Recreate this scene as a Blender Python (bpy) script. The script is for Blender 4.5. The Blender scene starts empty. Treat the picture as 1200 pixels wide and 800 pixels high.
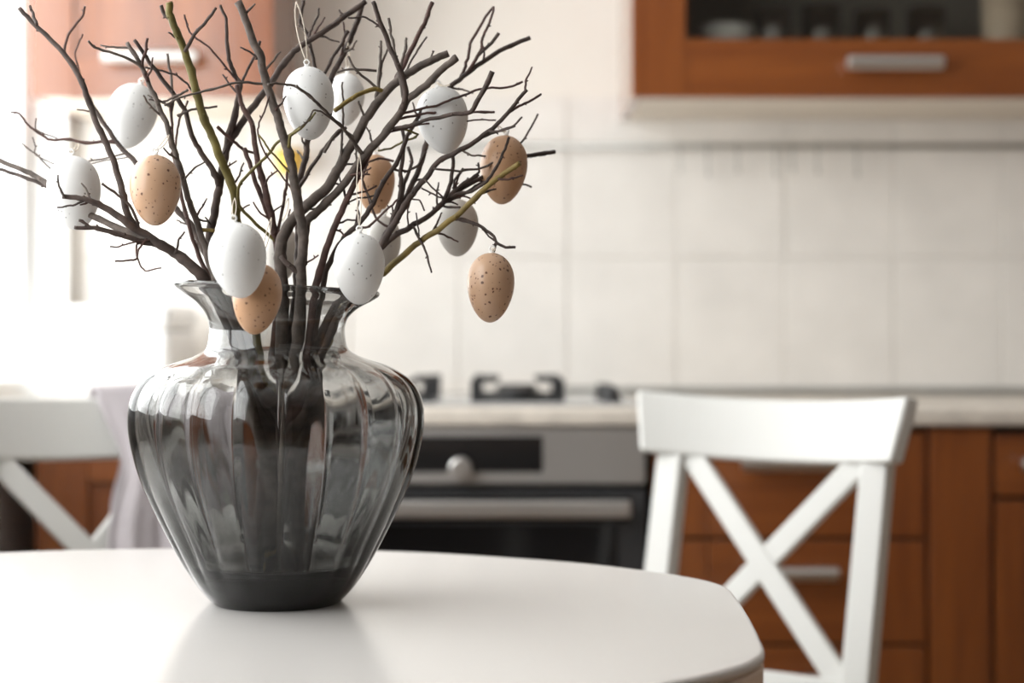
import bpy, bmesh, math, random
from mathutils import Vector, Matrix, noise

random.seed(7)
sc = bpy.context.scene
COL = sc.collection
PI = math.pi

# ------------------------------------------------------------------ camera
CAMZ = 0.984
FPX = 2000.0                       # focal length in pixels of the 1200 wide frame
HOR = 388.0                        # pixel row of the horizon
cam_data = bpy.data.cameras.new('camera')
cam_data.sensor_width = 36.0
cam_data.lens = FPX / 1200.0 * 36.0
cam_data.shift_y = -(400.0 - HOR) / 1200.0
cam_data.clip_start = 0.02
cam_data.dof.use_dof = True
cam_data.dof.focus_distance = 1.40
cam_data.dof.aperture_fstop = 3.3
cam = bpy.data.objects.new('camera', cam_data)
COL.objects.link(cam)
cam.location = (0, 0, CAMZ)
cam.rotation_euler = (PI / 2, 0, 0)
sc.camera = cam

# ------------------------------------------------------------------ light
world = bpy.data.worlds.new('overcast_sky')
sc.world = world
world.use_nodes = True
bg = world.node_tree.nodes['Background']
bg.inputs['Color'].default_value = (1.0, 0.997, 0.99, 1)
bg.inputs['Strength'].default_value = 7.4

sc.view_settings.view_transform = 'Standard'
sc.view_settings.look = 'None'
sc.view_settings.gamma = 1.0
sc.view_settings.use_curve_mapping = False
sc.view_settings.exposure = 0.0
sc.cycles.use_denoising = True
sc.cycles.max_bounces = 14
sc.cycles.diffuse_bounces = 6
sc.cycles.glossy_bounces = 5
sc.cycles.transmission_bounces = 12
sc.cycles.transparent_max_bounces = 12
sc.cycles.blur_glossy = 0.6
sc.cycles.sample_clamp_indirect = 6.0

# room limits
WL, WR = -0.853, 2.35              # left and right wall planes
WB, WF = 3.343, -1.9               # far (kitchen) wall and the wall behind the camera
ZC = 2.62
WIN1 = (0.25, 3.27, 0.90, 2.25)    # left wall window: y0, y1, z0, z1


def portal(name, loc, rot, sx, sy):
    l = bpy.data.lights.new(name, 'AREA')
    l.shape = 'RECTANGLE'
    l.size, l.size_y = sx, sy
    l.cycles.is_portal = True
    o = bpy.data.objects.new(name, l)
    COL.objects.link(o)
    o.location = loc
    o.rotation_euler = rot
    return o


portal('window_daylight', (WL - 0.16, (WIN1[0] + WIN1[1]) / 2, (WIN1[2] + WIN1[3]) / 2), (0, -PI / 2, 0), WIN1[3] - WIN1[2], WIN1[1] - WIN1[0])

# ------------------------------------------------------------------ materials
MAT = {}


def new_mat(name):
    m = bpy.data.materials.new(name)
    m.use_nodes = True
    MAT[name] = m
    nt = m.node_tree
    return m, nt, nt.nodes['Principled BSDF']


def plain(name, col, rough=0.5, metal=0.0, var=0.04, scale=6.0, spec=0.5, coat=0.0, bump=0.0):
    """a paint / metal / plastic with a slight noise variation in colour and gloss"""
    m, nt, b = new_mat(name)
    tc = nt.nodes.new('ShaderNodeTexCoord')
    n = nt.nodes.new('ShaderNodeTexNoise')
    n.inputs['Scale'].default_value = scale
    n.inputs['Detail'].default_value = 4
    nt.links.new(tc.outputs['Object'], n.inputs['Vector'])
    r = nt.nodes.new('ShaderNodeValToRGB')
    r.color_ramp.elements[0].position = 0.3
    r.color_ramp.elements[1].position = 0.7
    r.color_ramp.elements[0].color = (*[c * (1 - var) for c in col], 1)
    r.color_ramp.elements[1].color = (*[min(1, c * (1 + var)) for c in col], 1)
    nt.links.new(n.outputs['Fac'], r.inputs['Fac'])
    nt.links.new(r.outputs['Color'], b.inputs['Base Color'])
    b.inputs['Roughness'].default_value = rough
    b.inputs['Metallic'].default_value = metal
    b.inputs['Specular IOR Level'].default_value = spec
    b.inputs['Coat Weight'].default_value = coat
    if bump:
        bp = nt.nodes.new('ShaderNodeBump')
        bp.inputs['Strength'].default_value = bump
        bp.inputs['Distance'].default_value = 0.002
        nt.links.new(n.outputs['Fac'], bp.inputs['Height'])
        nt.links.new(bp.outputs['Normal'], b.inputs['Normal'])
    return m


def wood(name, c0, c1, axis, rough=0.30, stretch=14.0, coat=1.0):
    m, nt, b = new_mat(name)
    tc = nt.nodes.new('ShaderNodeTexCoord')
    mp = nt.nodes.new('ShaderNodeMapping')
    s = [stretch, stretch, stretch]
    s['xyz'.index(axis)] = 1.2
    mp.inputs['Scale'].default_value = s
    nt.links.new(tc.outputs['Object'], mp.inputs['Vector'])
    n = nt.nodes.new('ShaderNodeTexNoise')
    n.inputs['Scale'].default_value = 2.5
    n.inputs['Detail'].default_value = 6
    n.inputs['Distortion'].default_value = 0.6
    nt.links.new(mp.outputs['Vector'], n.inputs['Vector'])
    r = nt.nodes.new('ShaderNodeValToRGB')
    r.color_ramp.elements[0].position = 0.3
    r.color_ramp.elements[1].position = 0.7
    r.color_ramp.elements[0].color = (*c0, 1)
    r.color_ramp.elements[1].color = (*c1, 1)
    nt.links.new(n.outputs['Fac'], r.inputs['Fac'])
    nt.links.new(r.outputs['Color'], b.inputs['Base Color'])
    b.inputs['Roughness'].default_value = rough
    b.inputs['Coat Weight'].default_value = coat
    b.inputs['Coat Roughness'].default_value = 0.15
    return m


def speckled(name, base, base2, speck, rough, scale, thr):
    """egg shell: two soft tones and clusters of dark specks"""
    m, nt, b = new_mat(name)
    tc = nt.nodes.new('ShaderNodeTexCoord')
    oi = nt.nodes.new('ShaderNodeObjectInfo')
    add = nt.nodes.new('ShaderNodeVectorMath')
    add.operation = 'ADD'
    mul = nt.nodes.new('ShaderNodeMath')
    mul.operation = 'MULTIPLY'
    mul.inputs[1].default_value = 37.0
    nt.links.new(oi.outputs['Random'], mul.inputs[0])
    nt.links.new(tc.outputs['Object'], add.inputs[0])
    nt.links.new(mul.outputs[0], add.inputs[1])
    n1 = nt.nodes.new('ShaderNodeTexNoise')
    n1.inputs['Scale'].default_value = 45
    n1.inputs['Detail'].default_value = 3
    nt.links.new(add.outputs[0], n1.inputs['Vector'])
    mixb = nt.nodes.new('ShaderNodeMix')
    mixb.data_type = 'RGBA'
    mixb.inputs['A'].default_value = (*base, 1)
    mixb.inputs['B'].default_value = (*base2, 1)
    nt.links.new(n1.outputs['Fac'], mixb.inputs['Factor'])
    # specks: small voronoi cells, only where a random cell value is high
    v = nt.nodes.new('ShaderNodeTexVoronoi')
    v.inputs['Scale'].default_value = scale
    nd = nt.nodes.new('ShaderNodeTexNoise')
    nd.inputs['Scale'].default_value = 400
    vm = nt.nodes.new('ShaderNodeVectorMath')
    vm.operation = 'SCALE'
    vm.inputs['Scale'].default_value = 0.0022
    nt.links.new(add.outputs[0], nd.inputs['Vector'])
    nt.links.new(nd.outputs['Color'], vm.inputs[0])
    ad2 = nt.nodes.new('ShaderNodeVectorMath')
    ad2.operation = 'ADD'
    nt.links.new(add.outputs[0], ad2.inputs[0])
    nt.links.new(vm.outputs[0], ad2.inputs[1])
    nt.links.new(ad2.outputs[0], v.inputs['Vector'])
    sep = nt.nodes.new('ShaderNodeSeparateColor')
    nt.links.new(v.outputs['Color'], sep.inputs['Color'])
    # radius of the speck in each cell = (random - threshold) * size
    sub = nt.nodes.new('ShaderNodeMath')
    sub.operation = 'SUBTRACT'
    sub.inputs[1].default_value = thr
    nt.links.new(sep.outputs['Red'], sub.inputs[0])
    ml = nt.nodes.new('ShaderNodeMath')
    ml.operation = 'MULTIPLY'
    ml.inputs[1].default_value = 1.0
    nt.links.new(sub.outputs[0], ml.inputs[0])
    d = nt.nodes.new('ShaderNodeMath')
    d.operation = 'SUBTRACT'
    nt.links.new(ml.outputs[0], d.inputs[0])
    nt.links.new(v.outputs['Distance'], d.inputs[1])
    g = nt.nodes.new('ShaderNodeMath')
    g.operation = 'MULTIPLY'
    g.use_clamp = True
    g.inputs[1].default_value = 7.0
    nt.links.new(d.outputs[0], g.inputs[0])
    mixs = nt.nodes.new('ShaderNodeMix')
    mixs.data_type = 'RGBA'
    mixs.inputs['B'].default_value = (*speck, 1)
    nt.links.new(mixb.outputs['Result'], mixs.inputs['A'])
    nt.links.new(g.outputs[0], mixs.inputs['Factor'])
    nt.links.new(mixs.outputs['Result'], b.inputs['Base Color'])
    b.inputs['Roughness'].default_value = rough
    bp = nt.nodes.new('ShaderNodeBump')
    bp.inputs['Strength'].default_value = 0.15
    bp.inputs['Distance'].default_value = 0.0006
    nt.links.new(n1.outputs['Fac'], bp.inputs['Height'])
    nt.links.new(bp.outputs['Normal'], b.inputs['Normal'])
    return m


def thin_glass(name, tint, fac=0.12):
    """flat panes: mostly clear, a little mirror"""
    m = bpy.data.materials.new(name)
    m.use_nodes = True
    MAT[name] = m
    nt = m.node_tree
    nt.nodes.clear()
    out = nt.nodes.new('ShaderNodeOutputMaterial')
    mix = nt.nodes.new('ShaderNodeMixShader')
    t = nt.nodes.new('ShaderNodeBsdfTransparent')
    t.inputs['Color'].default_value = (*tint, 1)
    g = nt.nodes.new('ShaderNodeBsdfGlossy')
    g.inputs['Roughness'].default_value = 0.03
    mix.inputs[0].default_value = fac
    nt.links.new(t.outputs[0], mix.inputs[1])
    nt.links.new(g.outputs[0], mix.inputs[2])
    nt.links.new(mix.outputs[0], out.inputs['Surface'])
    return m


def smoky_glass(name, absorb_col, density):
    m, nt, b = new_mat(name)
    b.inputs['Base Color'].default_value = (1, 1, 1, 1)
    b.inputs['Roughness'].default_value = 0.0
    b.inputs['IOR'].default_value = 1.5
    b.inputs['Transmission Weight'].default_value = 1.0
    va = nt.nodes.new('ShaderNodeVolumeAbsorption')
    va.inputs['Color'].default_value = (*absorb_col, 1)
    va.inputs['Density'].default_value = density
    nt.links.new(va.outputs[0], nt.nodes['Material Output'].inputs['Volume'])
    return m


plain('wall_paint', (0.84, 0.80, 0.735), 0.9, scale=2)
plain('white_paint', (0.84, 0.835, 0.82), 0.7, scale=2)
plain('taupe_paint', (0.30, 0.27, 0.245), 0.9, scale=2)
plain('ceiling_paint', (0.85, 0.85, 0.84), 0.9)
plain('window_frame', (0.86, 0.87, 0.88), 0.35)
plain('tile_glaze', (0.845, 0.81, 0.765), 0.22, var=0.05, scale=9, bump=0.05)
plain('grout', (0.845, 0.815, 0.775), 0.9)
plain('worktop_stone', (0.66, 0.60, 0.53), 0.35, var=0.16, scale=22)
plain('steel', (0.62, 0.60, 0.58), 0.32, metal=1.0, var=0.03)
plain('steel_panel', (0.50, 0.485, 0.47), 0.38, metal=0.9, var=0.02)
plain('rail_metal', (0.42, 0.42, 0.40), 0.4, metal=0.7)
plain('black_glass', (0.008, 0.008, 0.009), 0.08)
plain('black_enamel', (0.012, 0.012, 0.013), 0.45)
plain('dark_trim', (0.03, 0.03, 0.032), 0.4)
plain('oven_inside', (0.02, 0.018, 0.016), 0.6)
plain('hob_plate', (0.55, 0.56, 0.57), 0.2, metal=0.6)
plain('chair_paint', (0.645, 0.64, 0.615), 0.42, var=0.015)
plain('table_paint', (0.63, 0.605, 0.585), 0.2, var=0.012, scale=3)
plain('table_edge', (0.72, 0.57, 0.46), 0.45, var=0.03)
plain('white_enamel', (0.88, 0.88, 0.88), 0.15)
plain('cloth_grey', (0.42, 0.385, 0.40), 0.95, var=0.06, scale=30, spec=0.1)
plain('yellow_ceramic', (0.80, 0.50, 0.10), 0.35)
plain('beige_ceramic', (0.72, 0.58, 0.45), 0.35)
plain('white_ceramic', (0.85, 0.84, 0.82), 0.2)
plain('cord', (0.70, 0.62, 0.52), 0.9)
plain('eyelet_plastic', (0.88, 0.87, 0.85), 0.4)
plain('cabinet_white', (0.74, 0.66, 0.56), 0.5)
plain('cabinet_dark', (0.34, 0.32, 0.29), 0.6)
plain('bark_brown', (0.060, 0.041, 0.034), 0.8, var=0.45, scale=120, bump=0.6)
plain('bark_red', (0.075, 0.038, 0.031), 0.75, var=0.4, scale=120, bump=0.5)
plain('bark_grey', (0.095, 0.074, 0.062), 0.8, var=0.4, scale=120, bump=0.6)
plain('bark_green', (0.125, 0.10, 0.022), 0.65, var=0.35, scale=60, bump=0.4)
plain('bark_olive', (0.18, 0.125, 0.028), 0.65, var=0.35, scale=60, bump=0.4)
plain('shadow_gap', (0.02, 0.014, 0.011), 0.8)
CH0, CH1 = (0.172, 0.043, 0.008), (0.255, 0.073, 0.013)
wood('cherry_v', CH0, CH1, 'z')
wood('cherry_h', CH0, CH1, 'x')
wood('floor_wood', (0.30, 0.18, 0.09), (0.42, 0.27, 0.15), 'y', 0.4, 8, 0.2)
speckled('egg_white', (0.80, 0.80, 0.795), (0.74, 0.74, 0.73), (0.20, 0.19, 0.18), 0.5, 300, 0.66)
speckled('egg_beige', (0.56, 0.37, 0.245), (0.47, 0.28, 0.17), (0.13, 0.055, 0.03), 0.32, 340, 0.48)
speckled('egg_tan', (0.52, 0.31, 0.18), (0.43, 0.24, 0.13), (0.14, 0.06, 0.03), 0.40, 340, 0.55)
speckled('egg_grey', (0.56, 0.53, 0.49), (0.50, 0.47, 0.43), (0.15, 0.12, 0.10), 0.5, 230, 0.80)
thin_glass('window_glass', (0.97, 0.98, 0.98), 0.05)
thin_glass('cabinet_glass', (0.80, 0.80, 0.78), 0.07)
thin_glass('drinking_glass', (0.80, 0.81, 0.80), 0.34)
smoky_glass('smoky_glass', (0.30, 0.305, 0.29), 215.0)

# ------------------------------------------------------------------ helpers
ORG = {}


def link(o, parent=None):
    COL.objects.link(o)
    if parent is not None:
        o.parent = parent
    return o


def tag(o, label=None, cat=None, group=None, kind=None):
    if label:
        o['label'] = label
    if cat:
        o['category'] = cat
    if group:
        o['group'] = group
    if kind:
        o['kind'] = kind
    return o


def thing(name, label, cat, loc, group=None):
    o = bpy.data.objects.new(name, None)
    o.empty_display_size = 0.05
    o.location = loc
    link(o)
    ORG[o] = Vector(loc)
    return tag(o, label, cat, group)


def mk(name, bm, mat, parent=None, bevel=0.0, seg=2, smooth=False, origin=None, subsurf=0):
    """link the bmesh (in world coordinates) as one mesh object"""
    if parent is not None:
        org = ORG[parent]
    elif origin is not None:
        org = Vector(origin)
    else:
        xs = [v.co for v in bm.verts]
        org = Vector(((min(v.x for v in xs) + max(v.x for v in xs)) / 2, (min(v.y for v in xs) + max(v.y for v in xs)) / 2, min(v.z for v in xs)))
    for v in bm.verts:
        v.co -= org
    bmesh.ops.recalc_face_normals(bm, faces=bm.faces)
    me = bpy.data.meshes.new(name)
    bm.to_mesh(me)
    bm.free()
    me.materials.append(MAT[mat])
    if smooth:
        for p in me.polygons:
            p.use_smooth = True
    o = bpy.data.objects.new(name, me)
    link(o, parent)
    if parent is None:
        o.location = org
    ORG[o] = org
    if bevel:
        md = o.modifiers.new('bevel', 'BEVEL')
        md.width = bevel
        md.segments = seg
        md.limit_method = 'ANGLE'
    if subsurf:
        md = o.modifiers.new('subsurf', 'SUBSURF')
        md.levels = md.render_levels = subsurf
    return o


def struct(name, bm, mat, **k):
    return tag(mk(name, bm, mat, **k), kind='structure')


def box(x0, x1, y0, y1, z0, z1, bm=None):
    bm = bm or bmesh.new()
    vs = [bm.verts.new((x, y, z)) for x in (x0, x1) for y in (y0, y1) for z in (z0, z1)]
    for f in ((0, 1, 3, 2), (4, 6, 7, 5), (0, 4, 5, 1), (2, 3, 7, 6), (0, 2, 6, 4), (1, 5, 7, 3)):
        bm.faces.new([vs[i] for i in f])
    return bm


def obox(center, ax, ay, az, hx, hy, hz, bm=None):
    """oriented box"""
    bm = bm or bmesh.new()
    c = Vector(center)
    vs = [bm.verts.new(c + ax * sx * hx + ay * sy * hy + az * sz * hz) for sx in (-1, 1) for sy in (-1, 1) for sz in (-1, 1)]
    for f in ((0, 1, 3, 2), (4, 6, 7, 5), (0, 4, 5, 1), (2, 3, 7, 6), (0, 2, 6, 4), (1, 5, 7, 3)):
        bm.faces.new([vs[i] for i in f])
    return bm


def frame_of(t):
    t = t.normalized()
    a = Vector((0, 0, 1)) if abs(t.z) < 0.9 else Vector((1, 0, 0))
    u = t.cross(a).normalized()
    return u, t.cross(u).normalized()


def tube(pts, rad, seg=8, bm=None, cap=True):
    bm = bm or bmesh.new()
    pts = [Vector(p) for p in pts]
    n = len(pts)
    if not hasattr(rad, '__len__'):
        rad = [rad] * n
    rings = []
    u = None
    for i in range(n):
        t = pts[min(i + 1, n - 1)] - pts[max(i - 1, 0)]
        if t.length < 1e-9:
            t = Vector((0, 0, 1))
        t.normalize()
        if u is None:
            u, w = frame_of(t)
        else:
            u = (u - t * u.dot(t))
            if u.length < 1e-6:
                u, w = frame_of(t)
            u.normalize()
            w = t.cross(u)
        rings.append([bm.verts.new(pts[i] + (u * math.cos(2 * PI * k / seg) + w * math.sin(2 * PI * k / seg)) * rad[i]) for k in range(seg)])
    for a, b in zip(rings, rings[1:]):
        for k in range(seg):
            bm.faces.new((a[k], a[(k + 1) % seg], b[(k + 1) % seg], b[k]))
    if cap:
        bm.faces.new(list(reversed(rings[0])))
        bm.faces.new(rings[-1])
    return bm


def lathe(cx, cy, prof, seg=32, bm=None, closed=False):
    """prof: list of (r, z); r = 0 gives a pole"""
    bm = bm or bmesh.new()
    rings = []
    for r, z in prof:
        if r < 1e-6:
            rings.append([bm.verts.new((cx, cy, z))])
        else:
            rings.append([bm.verts.new((cx + r * math.cos(2 * PI * k / seg), cy + r * math.sin(2 * PI * k / seg), z)) for k in range(seg)])
    pairs = list(zip(rings, rings[1:]))
    if closed:
        pairs.append((rings[-1], rings[0]))
    for a, b in pairs:
        for k in range(seg):
            k2 = (k + 1) % seg
            if len(a) == 1 and len(b) == 1:
                continue
            if len(a) == 1:
                bm.faces.new((a[0], b[k], b[k2]))
            elif len(b) == 1:
                bm.faces.new((a[k], b[0], a[k2]))
            else:
                bm.faces.new((a[k], b[k], b[k2], a[k2]))
    return bm


def cyl(p0, p1, r, seg=20, bm=None):
    return tube([p0, p1], r, seg, bm)


def catmull(P, n):
    """Catmull-Rom through tuples of any length"""
    out = []
    m = len(P)
    for i in range(m - 1):
        p0, p1, p2, p3 = P[max(i - 1, 0)], P[i], P[i + 1], P[min(i + 2, m - 1)]
        for k in range(n):
            t = k / n
            out.append(tuple(0.5 * (2 * b + (c - a) * t + (2 * a - 5 * b + 4 * c - d) * t * t + (3 * b - a - 3 * c + d) * t ** 3) for a, b, c, d in zip(p0, p1, p2, p3)))
    out.append(tuple(P[-1]))
    return out


def kinked(P, n, ten=0.22):
    """like catmull but with flatter runs and tighter bends"""
    out = []
    m = len(P)
    for i in range(m - 1):
        p0, p1, p2, p3 = P[max(i - 1, 0)], P[i], P[i + 1], P[min(i + 2, m - 1)]
        for k in range(n):
            t = k / n
            h0, h1 = 2 * t ** 3 - 3 * t * t + 1, t ** 3 - 2 * t * t + t
            h2, h3 = -2 * t ** 3 + 3 * t * t, t ** 3 - t * t
            out.append(tuple(h0 * b + h1 * (c - a) * ten + h2 * c + h3 * (d - b) * ten + (t - h2) * (c - b) * 0.35 for a, b, c, d in zip(p0, p1, p2, p3)))
    out.append(tuple(P[-1]))
    return out


def at(px, py, d):
    """the point at depth d that the photograph shows at pixel (px, py)"""
    return Vector(((px - 600.0) * d / FPX, d, CAMZ - (py - HOR) * d / FPX))


# ------------------------------------------------------------------ room shell
T = 0.16
struct('floor', box(WL - T, WR + T, WF - T, WB + T, -0.1, 0), 'floor_wood')
struct('ceiling', box(WL - T, WR + T, WF - T, WB + T, ZC, ZC + 0.1), 'ceiling_paint')
wall_back = struct('wall_back', box(WL - T, WR + T, WB, WB + T, 0, ZC), 'wall_paint')
struct('wall_right', box(WR, WR + T, WF, WB, 0, ZC), 'taupe_paint')
y0, y1, z0, z1 = WIN1
bm = box(WL - T, WL, WF, y0, 0, ZC)
box(WL - T, WL, y1, WB, 0, ZC, bm)
box(WL - T, WL, y0, y1, 0, z0, bm)
box(WL - T, WL, y0, y1, z1, ZC, bm)
struct('wall_left', bm, 'white_paint')
bm = box(WL - T, WR + T, WF - T, WF, 0, ZC)
struct('wall_rear', bm, 'taupe_paint')

# windows: frame, sashes, panes and a sill
y0, y1, z0, z1 = WIN1
xm = WL - 0.10
bm = box(xm - 0.03, xm + 0.03, y0, y1, z0, z0 + 0.06)
box(xm - 0.03, xm + 0.03, y0, y1, z1 - 0.06, z1, bm)
box(xm - 0.03, xm + 0.03, y0, y0 + 0.05, z0 + 0.06, z1 - 0.06, bm)
box(xm - 0.03, xm + 0.03, y1 - 0.05, y1, z0 + 0.06, z1 - 0.06, bm)
w1 = struct('window_1', bm, 'window_frame', bevel=0.004)
yy = [y0 + 0.05, y0 + (y1 - y0) / 3, y0 + (y1 - y0) * 2 / 3, y1 - 0.05]
for k in (1, 2):
    mk('mullion', box(xm - 0.03, xm + 0.03, yy[k] - 0.03, yy[k] + 0.03, z0 + 0.06, z1 - 0.06), 'window_frame', w1, bevel=0.004)
for a, b in zip(yy, yy[1:]):
    mk('pane', box(xm - 0.004, xm + 0.004, a + (0.03 if a != yy[0] else 0), b - (0.03 if b != yy[3] else 0), z0 + 0.06, z1 - 0.06), 'window_glass', w1)
mk('window_sill', box(WL - 0.07, WL + 0.025, y0, y1 - 0.7, z0 - 0.02, z0 + 0.004), 'window_frame', w1, bevel=0.004)
# backsplash tiles, each a piece on the kitchen wall
WT = 0.8605                         # worktop height
SB = FPX / WB                       # pixels per metre at the far wall
TW = 127.0 / SB
ztop = CAMZ + (HOR - 114) / SB
zmid = CAMZ + (HOR - 302) / SB
xs0 = (665 - 600) / SB
bm = box(WL, WR, WB - 0.004, WB, WT, ztop)
mk('grout_bed', bm, 'grout', wall_back)
k0 = math.floor((WL - xs0) / TW)
for r, (a, b) in enumerate(((WT, zmid), (zmid, ztop))):
    for k in range(k0, 16):
        xa, xb = max(WL, xs0 + k * TW), min(WR, xs0 + (k + 1) * TW)
        if xb - xa < 0.02:
            continue
        pr = random.uniform(0.0085, 0.0098)
        mk('tile', box(xa + 0.0013, xb - 0.0013, WB - pr, WB - 0.003, a + 0.0013, b - 0.0013), 'tile_glaze', wall_back, bevel=0.0015, seg=1)
mk('edge_strip', box(0.10, WR, WB - 0.026, WB - 0.010, WT, WT + 0.014), 'rail_metal', wall_back, bevel=0.003)

# ------------------------------------------------------------------ kitchen units
YF = 2.765                          # plane of the base cabinet fronts
SF = FPX / YF
YU = 3.012                          # plane of the wall cabinet fronts
SU = FPX / YU


def zf(py):
    return CAMZ - (py - HOR) / SF


def xf(px):
    return (px - 600) / SF


def bar_handle(parent, xc, y, z, length, r=0.0085, mat='steel'):
    """straight round bar on two posts"""
    bm = bmesh.new()
    yb = y - 0.030
    tube([(xc - length / 2, yb, z), (xc - length / 2 + 0.0015, yb, z), (xc + length / 2 - 0.0015, yb, z), (xc + length / 2, yb, z)], [r * 0.8, r, r, r * 0.8], 20, bm)
    for s in (-1, 1):
        cyl((xc + s * length * 0.36, yb, z), (xc + s * length * 0.36, y, z), r * 0.55, 12, bm)
    return mk('handle', bm, mat, parent, smooth=False, bevel=0.0)


def framed_front(name, parent, x0, x1, z0, z1, y, stile=0.088, rail=None, th=0.02, panel='cherry_v', panel_in=0.006):
    """front with stiles, rails and a slightly recessed panel; the stiles, rails and panel are pieces of it"""
    rail = rail if rail is not None else stile
    bm = box(x0 + 0.001, x1 - 0.001, y + th * 0.55, y + th, z0 + 0.001, z1 - 0.001)
    fr = mk(name, bm, 'cherry_v', parent)
    g = 0.0008
    for a, b in ((x0, x0 + stile), (x1 - stile, x1)):
        mk('stile', box(a, b, y, y + th * 0.6, z0, z1), 'cherry_v', fr, bevel=0.002)
    if rail:
        for a, b in ((z0, z0 + rail), (z1 - rail, z1)):
            mk('rail', box(x0 + stile + g, x1 - stile - g, y, y + th * 0.6, a, b), 'cherry_h', fr, bevel=0.002)
    mk('panel', box(x0 + stile + g, x1 - stile - g, y + panel_in, y + th * 0.6, z0 + rail + (g if rail else 0), z1 - rail - (g if rail else 0)), panel, fr, bevel=0.002)
    return fr


# --- drawer unit beside the oven
xa, xb = xf(765), xf(1086)
PLZ = 0.10
t = thing('drawer_cabinet', 'reddish brown cherry wood drawer unit beside the oven, behind the white chair', 'cabinet', ((xa + xb) / 2, YF, 0))
bm = box(xa, xb, YF + 0.021, WB - 0.02, PLZ, WT - 0.031)
mk('body', bm, 'cherry_v', t)
mk('shadow_gap', box(xa + 0.004, xb - 0.004, YF + 0.0195, YF + 0.0209, PLZ + 0.004, WT - 0.034), 'shadow_gap', t)
mk('plinth', box(xa, xb, YF + 0.06, YF + 0.08, 0, PLZ), 'dark_trim', t)
rows = [(zf(629), zf(506)), (zf(753.5), zf(633)), (zf(878), zf(757.5)), (PLZ + 0.005, zf(882))]
for z0, z1 in rows:
    dr = framed_front('drawer', t, xa + 0.002, xb - 0.002, z0, z1, YF, stile=0.086, rail=0.0, panel='cherry_h', panel_in=0.0015)
    bar_handle(dr, (xa + xb) / 2 - 0.004, YF, z1 - 0.050, 0.155, r=0.0115)

# --- pilaster next to the drawer unit
xa, xb = xf(1088), xf(1163)
t = thing('filler_panel', 'narrow upright cherry wood filler panel between the drawer unit and a narrow cabinet', 'cabinet panel', ((xa + xb) / 2, YF, 0))
mk('board', box(xa, xb, YF + 0.008, WB - 0.02, PLZ, WT - 0.031), 'cherry_v', t)
mk('front_board', box(xa + 0.003, xb - 0.003, YF - 0.002, YF + 0.008, PLZ, WT - 0.034), 'cherry_v', t, bevel=0.003)
mk('plinth', box(xa, xb, YF + 0.06, YF + 0.08, 0, PLZ), 'dark_trim', t)

# --- narrow unit at the right edge
xa, xb = xf(1165), xf(1165) + 0.30
t = thing('base_cabinet', 'cherry wood cabinet with a small drawer over a framed door, right of the filler panel', 'cabinet', ((xa + xb) / 2, YF, 0))
mk('body', box(xa, xb, YF + 0.021, WB - 0.02, PLZ, WT - 0.031), 'cherry_v', t)
mk('shadow_gap', box(xa + 0.004, xb - 0.004, YF + 0.0195, YF + 0.0209, PLZ + 0.004, WT - 0.034), 'shadow_gap', t)
mk('plinth', box(xa, xb, YF + 0.06, YF + 0.08, 0, PLZ), 'dark_trim', t)
dr = mk('drawer', box(xa + 0.002, xb - 0.002, YF, YF + 0.02, zf(581), zf(509)), 'cherry_h', t, bevel=0.003)
bar_handle(dr, xf(1190) + 0.085, YF, zf(543), 0.165, r=0.0115)
dd = framed_front('door', t, xa + 0.002, xb - 0.002, PLZ + 0.005, zf(586), YF, stile=0.05, panel_in=0.009)
bar_handle(dd, xb - 0.06, YF, zf(640), 0.10)

# --- unit left of the oven (seen below the left chair rail)
xa, xb = xf(40), xf(322)
t = thing('base_cabinet', 'cherry wood cabinet left of the oven, seen under the rail of the shaded chair', 'cabinet', ((xa + xb) / 2, YF, 0))
mk('body', box(xa, xb, YF + 0.021, WB - 0.02, PLZ, WT - 0.031), 'cherry_v', t)
mk('plinth', box(xa, xb, YF + 0.06, YF + 0.08, 0, PLZ), 'dark_trim', t)
dd = framed_front('door', t, xa + 0.002, xb - 0.002, PLZ + 0.005, WT - 0.036, YF, stile=0.085, panel_in=0.009)
bar_handle(dd, xb - 0.10, YF, 0.70, 0.12)

# --- worktop over all base units
bm = box(WL + 0.002, xf(1165) + 0.33, 2.743, WB - 0.0105, WT - 0.029, WT)
o = mk('worktop', bm, 'worktop_stone', bevel=0.007, seg=3)
tag(o, 'pale mottled beige stone worktop running over oven and base cabinets', 'worktop')

# --- oven
xa, xb = (323 - 600) / 729.0, (757 - 600) / 729.0
YO = 2.752
SO = FPX / YO


def zo(py):
    return CAMZ - (py - HOR) / SO


def xo(px):
    return (px - 600) / SO


xm = (xa + xb) / 2
t = thing('oven', 'built-in steel and black glass oven under the gas hob', 'oven', (xm, YO, 0.1))
mk('housing', box(xa + 0.004, xb - 0.004, YO + 0.03, WB - 0.05, 0.16, WT - 0.031), 'oven_inside', t)
cp = mk('control_panel', box(xa, xb, YO, YO + 0.03, zo(567), zo(501)), 'steel_panel', t, bevel=0.002)
mk('display', box(xo(446), xo(636), YO - 0.0015, YO + 0.004, zo(553), zo(511)), 'black_glass', cp, bevel=0.0005)
for px in (540,):
    kn = mk('knob', tube([(xo(px), YO, zo(548)), (xo(px), YO - 0.020, zo(548)), (xo(px), YO - 0.030, zo(548)), (xo(px), YO - 0.0325, zo(548))], [0.0185, 0.0185, 0.0175, 0.0145], 28), 'steel', cp)
door = mk('door', box(xa, xb, YO - 0.002, YO + 0.028, 0.235, zo(574)), 'dark_trim', t, bevel=0.002)
mk('door_glass', box(xa + 0.03, xb - 0.045, YO - 0.0035, YO - 0.0015, 0.29, zo(614)), 'black_glass', door)
mk('door_frame', box(xa + 0.001, xb - 0.028, YO - 0.0032, YO - 0.0018, zo(610), zo(580)), 'black_glass', door)
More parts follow.
